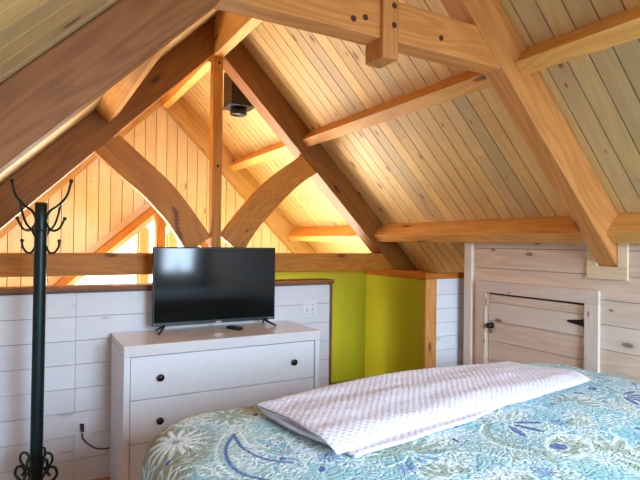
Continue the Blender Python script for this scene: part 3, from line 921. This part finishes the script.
# flower print, evaluated per vertex: R = olive, G = deep blue, B = teal, alpha-like 'white' in a second layer
def motifs(X, Y):
    N = X.shape
    lay = {k: np.zeros(N) for k in ('olive', 'blue', 'teal', 'white')}
    def add(k, mask): lay[k] = np.maximum(lay[k], mask)
    def sst(v, a, b):
        t = np.clip((v-a)/(b-a), 0, 1); return t*t*(3-2*t)
    def petals(cx, cy, r0, r1, n, wid, k, rot=0.0, outline=True, sector=None, core=None):
        dx, dy = X-cx, Y-cy; rr = np.sqrt(dx*dx+dy*dy)
        sel = rr < r1*1.35
        if not sel.any(): return
        an = np.arctan2(dy, dx)-rot
        step = 2*math.pi/n
        la = (np.mod(an+step/2, step)-step/2)
        ok = np.ones(N, bool)
        if sector is not None:
            ok = np.abs(np.mod(an+math.pi, 2*math.pi)-math.pi) < sector
        lx = rr*np.cos(la); ly = rr*np.sin(la)
        t = (lx-r0)/(r1-r0)
        hw = wid*np.sqrt(np.clip(t, 0, 1))*np.clip(1-t, 0, 1)**0.45*1.35
        d = np.abs(ly)-hw
        inside = (t > 0) & (t < 1) & ok & sel
        add(k, np.where(inside, 1-sst(d, -0.004, 0.0015), 0))
        if outline: add('white', np.where(((t > -0.05) & (t < 1.12)) & ok & sel, 1-sst(np.abs(d-0.003), 0.0015, 0.0055), 0)*0.9)
        if core: add(core, np.where(inside & (t > 0.3) & (t < 0.85), 1-sst(d+hw*0.62, -0.002, 0.002), 0))
    def blob(cx, cy, a, b, rot, k, ring=True, inner=None):
        c_, s_ = math.cos(rot), math.sin(rot)
        dx, dy = X-cx, Y-cy
        e = np.sqrt(((dx*c_+dy*s_)/a)**2+((-dx*s_+dy*c_)/b)**2)
        add(k, 1-sst(e, 0.85, 1.0))
        if ring: add('white', (1-sst(np.abs(e-1.12), 0.05, 0.16))*0.85)
        if inner: lay[k] *= 1-(1-sst(e, 0.45, 0.6)); add(inner, (1-sst(e, 0.3, 0.5)))
    def stroke(pts, w, k):
        P = [np.array((p.x, p.y)) for p in spline([(a, b, 0) for a, b in pts], 10)]
        best = np.full(N, 9.0)
        xs = [p[0] for p in P]; ys = [p[1] for p in P]
        sel = (X > min(xs)-0.05) & (X < max(xs)+0.05) & (Y > min(ys)-0.05) & (Y < max(ys)+0.05)
        xx, yy = X[sel], Y[sel]; bb_ = np.full(xx.shape, 9.0)
        for a, b in zip(P[:-1], P[1:]):
            ab = b-a; t = np.clip(((xx-a[0])*ab[0]+(yy-a[1])*ab[1])/max(ab@ab, 1e-9), 0, 1)
            bb_ = np.minimum(bb_, np.hypot(xx-a[0]-ab[0]*t, yy-a[1]-ab[1]*t))
        best[sel] = bb_
        add(k, 1-sst(best, w*0.5, w))
    def aster(cx, cy, r, k='blue'):
        petals(cx, cy, 0.003, r, 12, r*0.16, k, random.random(), outline=False)
    # motifs seen on the visible top
    stroke([(0.574, 1.545), (0.515, 1.45), (0.49, 1.35), (0.50, 1.27), (0.56, 1.18)], 0.007, 'blue')
    stroke([(0.574, 1.545), (0.56, 1.43), (0.585, 1.33), (0.64, 1.27)], 0.007, 'blue')
    stroke([(0.60, 1.56), (0.585, 1.44), (0.61, 1.35), (0.66, 1.30)], 0.005, 'white')
    stroke([(0.55, 1.56), (0.49, 1.46), (0.465, 1.36), (0.475, 1.26)], 0.005, 'white')
    petals(0.405, 1.585, 0.012, 0.105, 14, 0.013, 'white', 0.2, outline=False)
    petals(0.655, 1.345, 0.02, 0.135, 11, 0.022, 'teal', 0.1); aster(0.655, 1.345, 0.028)
    petals(0.645, 1.42, 0.015, 0.03, 5, 0.008, 'blue')
    aster(0.745, 1.251, 0.036); aster(0.901, 1.096, 0.036)
    petals(0.965, 1.165, 0.02, 0.16, 16, 0.020, 'olive', 1.3, sector=1.6); petals(0.965, 1.165, 0.02, 0.12, 10, 0.018, 'teal', -1.6, sector=1.3)
    petals(1.415, 1.215, 0.03, 0.135, 9, 0.021, 'blue', -1.2, sector=1.15)
    petals(1.415, 1.215, 0.035, 0.17, 13, 0.024, 'olive', 1.4, sector=1.25)
    stroke([(1.36, 1.23), (1.29, 1.17), (1.27, 1.08), (1.31, 1.0), (1.28, 0.93)], 0.012, 'olive')
    stroke([(1.345, 1.24), (1.265, 1.175), (1.245, 1.08), (1.285, 1.0)], 0.005, 'white')
    blob(1.65, 1.105, 0.055, 0.036, 0.3, 'olive'); aster(1.589, 1.127, 0.036)
    blob(1.57, 1.006, 0.075, 0.045, -0.5, 'teal', True, 'olive')
    blob(1.432, 0.985, 0.085, 0.055, 0.4, 'olive'); blob(1.393, 0.993, 0.032, 0.025, 0.2, 'blue')
    petals(2.10, 1.215, 0.02, 0.13, 11, 0.019, 'blue', -1.0, sector=1.5); petals(2.10, 1.215, 0.02, 0.15, 12, 0.022, 'teal', 2.0, sector=1.6)
    blob(2.29, 1.419, 0.07, 0.05, 0.2, 'teal'); blob(2.09, 1.33, 0.03, 0.02, 0.3, 'blue')
    blob(0.959, 1.045, 0.05, 0.042, 0.1, 'olive'); blob(1.02, 1.02, 0.03, 0.025, 0.1, 'olive')
    petals(1.15, 1.30, 0.01, 0.10, 12, 0.014, 'teal', 0.4); petals(1.83, 1.25, 0.015, 0.11, 12, 0.017, 'olive', 0.4, sector=1.9)
    petals(1.90, 1.05, 0.015, 0.12, 14, 0.015, 'olive', 0.2, sector=1.7)
    petals(2.33, 1.62, 0.01, 0.12, 14, 0.016, 'teal', 0.4); petals(0.62, 1.72, 0.01, 0.10, 12, 0.016, 'olive', 0.3)
    petals(2.40, 1.25, 0.01, 0.11, 12, 0.016, 'olive', 0.5); aster(2.30, 1.10, 0.03); aster(1.72, 1.27, 0.025)
    petals(0.50, 1.70, 0.01, 0.035, 6, 0.010, 'white', 0, outline=False)
    # the print repeats over the rest
    rr = random.Random(5)
    for i in range(150):
        cx, cy = rr.uniform(-0.5, 3.2), rr.uniform(-0.4, 2.6)
        if 0.36 < cx < 2.45 and 0.92 < cy < 1.8: continue
        kind = rr.choice(['p', 'p', 'b', 'a', 'f'])
        if kind == 'p': petals(cx, cy, 0.015, rr.uniform(0.08, 0.14), rr.choice((9, 11, 13)), 0.019, rr.choice(('teal', 'olive', 'blue', 'teal')), rr.uniform(0, 6))
        elif kind == 'b': blob(cx, cy, 0.06, 0.04, rr.uniform(0, 3), rr.choice(('olive', 'teal')))
        elif kind == 'a': aster(cx, cy, 0.034)
        else: petals(cx, cy, 0.02, 0.15, 14, 0.02, rr.choice(('olive', 'teal')), rr.uniform(0, 6), sector=1.5)
    for i in range(190):
        cx, cy = rr.uniform(0.35, 2.45), rr.uniform(0.85, 1.8)
        k = rr.choice(('b', 's', 'd', 'd'))
        if k == 'b': blob(cx, cy, rr.uniform(0.012, 0.022), 0.010, rr.uniform(0, 3), rr.choice(('blue', 'teal', 'olive', 'blue')), True)
        elif k == 's':
            a0 = rr.uniform(0, 6.28); pts = [(cx, cy)]
            for q in range(3): a0 += rr.uniform(-0.7, 0.7); pts.append((pts[-1][0]+0.05*math.cos(a0), pts[-1][1]+0.05*math.sin(a0)))
            stroke(pts, 0.005, 'white')
        else: petals(cx, cy, 0.006, rr.uniform(0.03, 0.05), 8, 0.008, rr.choice(('teal', 'olive')), rr.uniform(0, 6))
    # broad olive ground towards the left corner and in drifting patches
    pat = np.clip(fbm(X, Y, 40, 0.9, 2)*1.2-0.1, 0, 1)*0.35
    left = 1-sst(X-0.10*np.sin(Y*9), 0.34, 0.50)
    lay['ground'] = np.clip(np.maximum(pat, left*0.9), 0, 1)
    return lay

def mk_quilt_mat():
    k = NT('printed_quilt_cotton')
    uv = k.n('ShaderNodeUVMap')
    a1 = k.n('ShaderNodeAttribute', attribute_name='print_a'); a2 = k.n('ShaderNodeAttribute', attribute_name='print_b')
    s1 = k.n('ShaderNodeSeparateColor'); k.t.links.new(a1.outputs['Color'], s1.inputs[0])
    s2 = k.n('ShaderNodeSeparateColor'); k.t.links.new(a2.outputs['Color'], s2.inputs[0])
    wob = k.n('ShaderNodeTexNoise'); k.put(wob.inputs['Vector'], uv.outputs[0]); wob.inputs['Scale'].default_value = 9
    vm = k.n('ShaderNodeVectorMath', operation='MULTIPLY_ADD'); k.put(vm.inputs[0], wob.outputs['Color']); vm.inputs[1].default_value = (0.06, 0.06, 0); k.put(vm.inputs[2], uv.outputs[0])
    n1 = k.noise(uv.outputs[0], 7, 3)
    base = k.mix(k.smooth(n1, 0.35, 0.65), srgb(150, 202, 212), srgb(118, 184, 200))
    n2 = k.noise(uv.outputs[0], 2.3, 2)
    base = k.mix(k.smooth(n2, 0.42, 0.68), base, srgb(168, 200, 190))
    base = k.mix(s2.outputs[1], base, srgb(134, 130, 88))
    # leaf veins and printed net
    vo = k.n('ShaderNodeTexVoronoi', feature='DISTANCE_TO_EDGE'); k.put(vo.inputs['Vector'], vm.outputs[0]); vo.inputs['Scale'].default_value = 34
    ln = k.noise(uv.outputs[0], 9.0, 1.2, 0.4, 0.6)
    tt = k.math('ABSOLUTE', k.math('SUBTRACT', k.math('FRACT', k.math('MULTIPLY', ln, 13.0)), 0.5))
    net = k.math('SUBTRACT', 1.0, k.smooth(tt, 0.05, 0.17))
    net = k.math('MAXIMUM', net, k.math('MULTIPLY', k.math('SUBTRACT', 1.0, k.smooth(vo.outputs['Distance'], 0.01, 0.07)), 0.6))
    msk = k.smooth(k.noise(uv.outputs[0], 4.5, 2), 0.38, 0.6)
    net = k.math('MULTIPLY', net, k.math('MULTIPLY_ADD', msk, 0.45, 0.2))
    col = k.mix(net, base, srgb(226, 240, 242))
    col = k.mix(k.math('MULTIPLY', s1.outputs[2], 0.7), col, srgb(84, 160, 186))
    col = k.mix(k.math('MULTIPLY', s1.outputs[0], 0.7), col, srgb(140, 150, 108))
    col = k.mix(k.math('MULTIPLY', s2.outputs[0], 0.9), col, srgb(232, 242, 244))
    col = k.mix(k.math('MULTIPLY', s1.outputs[1], 0.95), col, srgb(44, 78, 156))
    k.put(k.b.inputs['Base Color'], col)
    k.b.inputs['Roughness'].default_value = 0.85
    k.b.inputs['Specular IOR Level'].default_value = 0.2
    k.b.inputs['Sheen Weight'].default_value = 0.15
    vq = k.n('ShaderNodeTexVoronoi', feature='DISTANCE_TO_EDGE'); k.put(vq.inputs['Vector'], vm.outputs[0]); vq.inputs['Scale'].default_value = 46
    hgt = k.math('ADD', k.math('ADD', k.math('MULTIPLY', k.smooth(vq.outputs['Distance'], 0.0, 0.28), 0.6), k.math('MULTIPLY', k.smooth(tt, 0.0, 0.35), 0.35)), k.math('MULTIPLY', k.noise(uv.outputs[0], 60, 2), 0.4))
    k.bump(hgt, 0.6, 0.005)
    return k.m
M['quilt'] = mk_quilt_mat()

def grid_mesh(name, Xg, Yg, Zg, U, V, mat):
    ny, nx = Xg.shape
    verts = np.stack([Xg.ravel(), Yg.ravel(), Zg.ravel()+ZO], 1)
    idx = np.arange(nx*ny).reshape(ny, nx)
    f = np.stack([idx[:-1, :-1].ravel(), idx[:-1, 1:].ravel(), idx[1:, 1:].ravel(), idx[1:, :-1].ravel()], 1)
    return verts, f

def quilt():
    drop = 0.60
    xs = np.concatenate([np.linspace(qx0-drop, qx0-0.06, 30)[:-1], np.arange(qx0-0.06, qx1+0.02, 0.0052), np.linspace(qx1+0.02, qx1+drop, 24)])
    ys = np.concatenate([np.linspace(qy0-drop, 0.86, 40)[:-1], np.arange(0.86, qy1+0.03, 0.0052), np.linspace(qy1+0.03, qy1+drop, 24)])
    Xp, Yp = np.meshgrid(xs, ys)
    nx, ny, nz = drape(Xp, Yp)
    nx = np.minimum(nx, XK-0.024)
    verts, f = grid_mesh('quilt', nx, ny, nz, Xp, Yp, None)
    org = np.array([(qx0+qx1)/2, (qy0+qy1)/2, FL+ZO])
    me = bpy.data.meshes.new('quilt')
    me.vertices.add(len(verts)); me.vertices.foreach_set('co', (verts-org).ravel())
    me.loops.add(len(f)*4); me.loops.foreach_set('vertex_index', f.ravel())
    me.polygons.add(len(f)); me.polygons.foreach_set('loop_start', np.arange(len(f))*4)
    me.update(calc_edges=True)
    me.polygons.foreach_set('use_smooth', np.ones(len(f), bool))
    uvs = np.stack([Xp.ravel(), Yp.ravel()], 1)[f.ravel()]
    me.uv_layers.new(name='UVMap').data.foreach_set('uv', uvs.ravel())
    lay = motifs(Xp, Yp)
    one = np.ones(Xp.size)
    for nm, ch in (('print_a', ('olive', 'blue', 'teal')), ('print_b', ('white', 'ground', None))):
        arr = np.stack([lay[c].ravel() if c else one*0 for c in ch]+[one], 1).astype(np.float32)
        at = me.attributes.new(nm, 'FLOAT_COLOR', 'POINT'); at.data.foreach_set('color', arr.ravel())
    me.materials.append(M['quilt'])
    me.validate()
    o = bpy.data.objects.new('quilt', me); COL.objects.link(o); o.location = org
    return tag(o, 'aqua floral quilt with olive and blue flowers spread over the bed', 'quilt')
quilt()

# ------------------------------------------------------------------ folded waffle blanket
def mk_blanket_mat():
    k = NT('white_waffle_cotton')
    uv = k.n('ShaderNodeUVMap')
    rot = k.n('ShaderNodeMapping'); k.put(rot.inputs['Vector'], uv.outputs[0]); rot.inputs['Rotation'].default_value = (0, 0, math.radians(38)); rot.inputs['Scale'].default_value = (48, 48, 48)
    vo = k.n('ShaderNodeTexVoronoi', voronoi_dimensions='2D'); k.put(vo.inputs['Vector'], rot.outputs[0]); vo.inputs['Scale'].default_value = 1.0; vo.inputs['Randomness'].default_value = 0.1
    h = k.smooth(vo.outputs['Distance'], 0.12, 0.45)
    n = k.noise(uv.outputs[0], 14, 3)
    k.put(k.b.inputs['Base Color'], k.mix(n, srgb(220, 213, 221), srgb(208, 200, 210)))
    k.b.inputs['Roughness'].default_value = 0.9; k.b.inputs['Specular IOR Level'].default_value = 0.15
    k.b.inputs['Sheen Weight'].default_value = 0.2
    k.bump(k.math('ADD', k.math('MULTIPLY', h, 0.8), k.math('MULTIPLY', n, 0.7)), 0.42, 0.005)
    return k.m
M['blanket'] = mk_blanket_mat()

def blanket():
    V = []; Fc = []; UV = []
    def layer(c, z0, th, seed, wr=0.004, n=(170, 70), rnd_edge=0.011, lift=0.0, droop=0.0):
        """c: FL, FR, BR, BL plan corners"""
        nu, nv = n
        def ease(t): return t
        # denser near the borders
        su = np.sort(np.concatenate([np.linspace(0, 0.03, 10), np.linspace(0.03, 0.97, nu-20), np.linspace(0.97, 1, 10)]))
        sv = np.sort(np.concatenate([np.linspace(0, 0.06, 10), np.linspace(0.06, 0.94, nv-20), np.linspace(0.94, 1, 10)]))
        S, T = np.meshgrid(su, sv)
        c = [np.array(q) for q in c]
        P = ((1-S)*(1-T))[..., None]*c[0]+(S*(1-T))[..., None]*c[1]+(S*T)[..., None]*c[2]+((1-S)*T)[..., None]*c[3]
        X, Y = P[..., 0], P[..., 1]
        W = np.linalg.norm(c[1]-c[0]); H = np.linalg.norm(c[3]-c[0])
        # bowed back edge, wavy outline
        Y = Y+0.075*np.sin(np.clip(S, 0, 1)*math.pi)**1.2*T
        X = X+0.008*np.sin(T*6+seed)*(1-S)+0.006*np.sin(T*11+seed)*S
        Y = Y+(0.010*np.sin(S*8+seed*1.3)+0.004*np.sin(S*21+seed))*(1-T)+0.004*np.sin(S*9+seed)*T
        d = np.minimum(np.minimum(S, 1-S)*W, np.minimum(T, 1-T)*H)
        e = np.clip(d/rnd_edge, 0, 1); prof = np.sqrt(1-(1-e)**2)
        wrk = wr*fbm(X*0.8, Y*2.2, seed*7, 2.0, 3)*np.clip(d/0.04, 0, 1)
        wrk = wrk+lift*(np.clip(T/0.45, 0, 1)**0.8)*np.clip((1.06-T)/0.12, 0, 1)*np.clip((S+0.02)/0.14, 0, 1)**0.7*np.clip((1-S)/0.25, 0, 1)
        z0 = z0-droop*np.clip(1-T/0.20, 0, 1)**2
        top = z0+th*0.5+th*0.5*prof+wrk
        bot = z0+th*0.5-th*0.5*prof
        for Z, flip in ((top, False), (bot, True)):
            i0 = sum(len(v) for v in V)
            V.append(np.stack([X.ravel(), Y.ravel(), Z.ravel()+ZO], 1))
            idx = np.arange(S.size).reshape(S.shape)+i0
            q = np.stack([idx[:-1, :-1].ravel(), idx[:-1, 1:].ravel(), idx[1:, 1:].ravel(), idx[1:, :-1].ravel()], 1)
            if flip: q = q[:, ::-1]
            Fc.append(q); UV.append(np.stack([X.ravel(), Y.ravel()+Z.ravel()*1.0], 1))
    zb = BZ+0.006
    layer([(0.790, 1.180), (1.90, 1.38), (1.95, 1.66), (0.712, 1.645)], zb, 0.013, 1, 0.001, rnd_edge=0.008)
    layer([(0.760, 1.255), (1.85, 1.42), (1.93, 1.67), (0.698, 1.650)], zb+0.0120, 0.013, 2, 0.001, rnd_edge=0.008)
    layer([(0.770, 1.285), (1.85, 1.43), (1.93, 1.67), (0.704, 1.650)], zb+0.0235, 0.012, 6, 0.001, rnd_edge=0.008)
    layer([(0.756, 1.225), (2.14, 1.365), (1.98, 1.69), (0.690, 1.640)], zb+0.0345, 0.014, 4, 0.0075, rnd_edge=0.012, lift=0.010, droop=0.026)
    v = np.concatenate(V); f = np.concatenate(Fc); uv = np.concatenate(UV)
    org = np.array([1.45, 1.55, BZ+ZO])
    me = bpy.data.meshes.new('blanket')
    me.vertices.add(len(v)); me.vertices.foreach_set('co', (v-org).ravel())
    me.loops.add(len(f)*4); me.loops.foreach_set('vertex_index', f.ravel())
    me.polygons.add(len(f)); me.polygons.foreach_set('loop_start', np.arange(len(f))*4)
    me.update(calc_edges=True)
    me.polygons.foreach_set('use_smooth', np.ones(len(f), bool))
    me.uv_layers.new(name='UVMap').data.foreach_set('uv', uv[f.ravel()].ravel())
    me.materials.append(M['blanket']); me.validate()
    import bmesh
    bm = bmesh.new(); bm.from_mesh(me); bmesh.ops.remove_doubles(bm, verts=bm.verts, dist=2e-5); bm.to_mesh(me); bm.free()
    o = bpy.data.objects.new('blanket', me); COL.objects.link(o); o.location = org
    return tag(o, 'white waffle-weave blanket folded in a long stack on the floral quilt', 'blanket')
blanket()
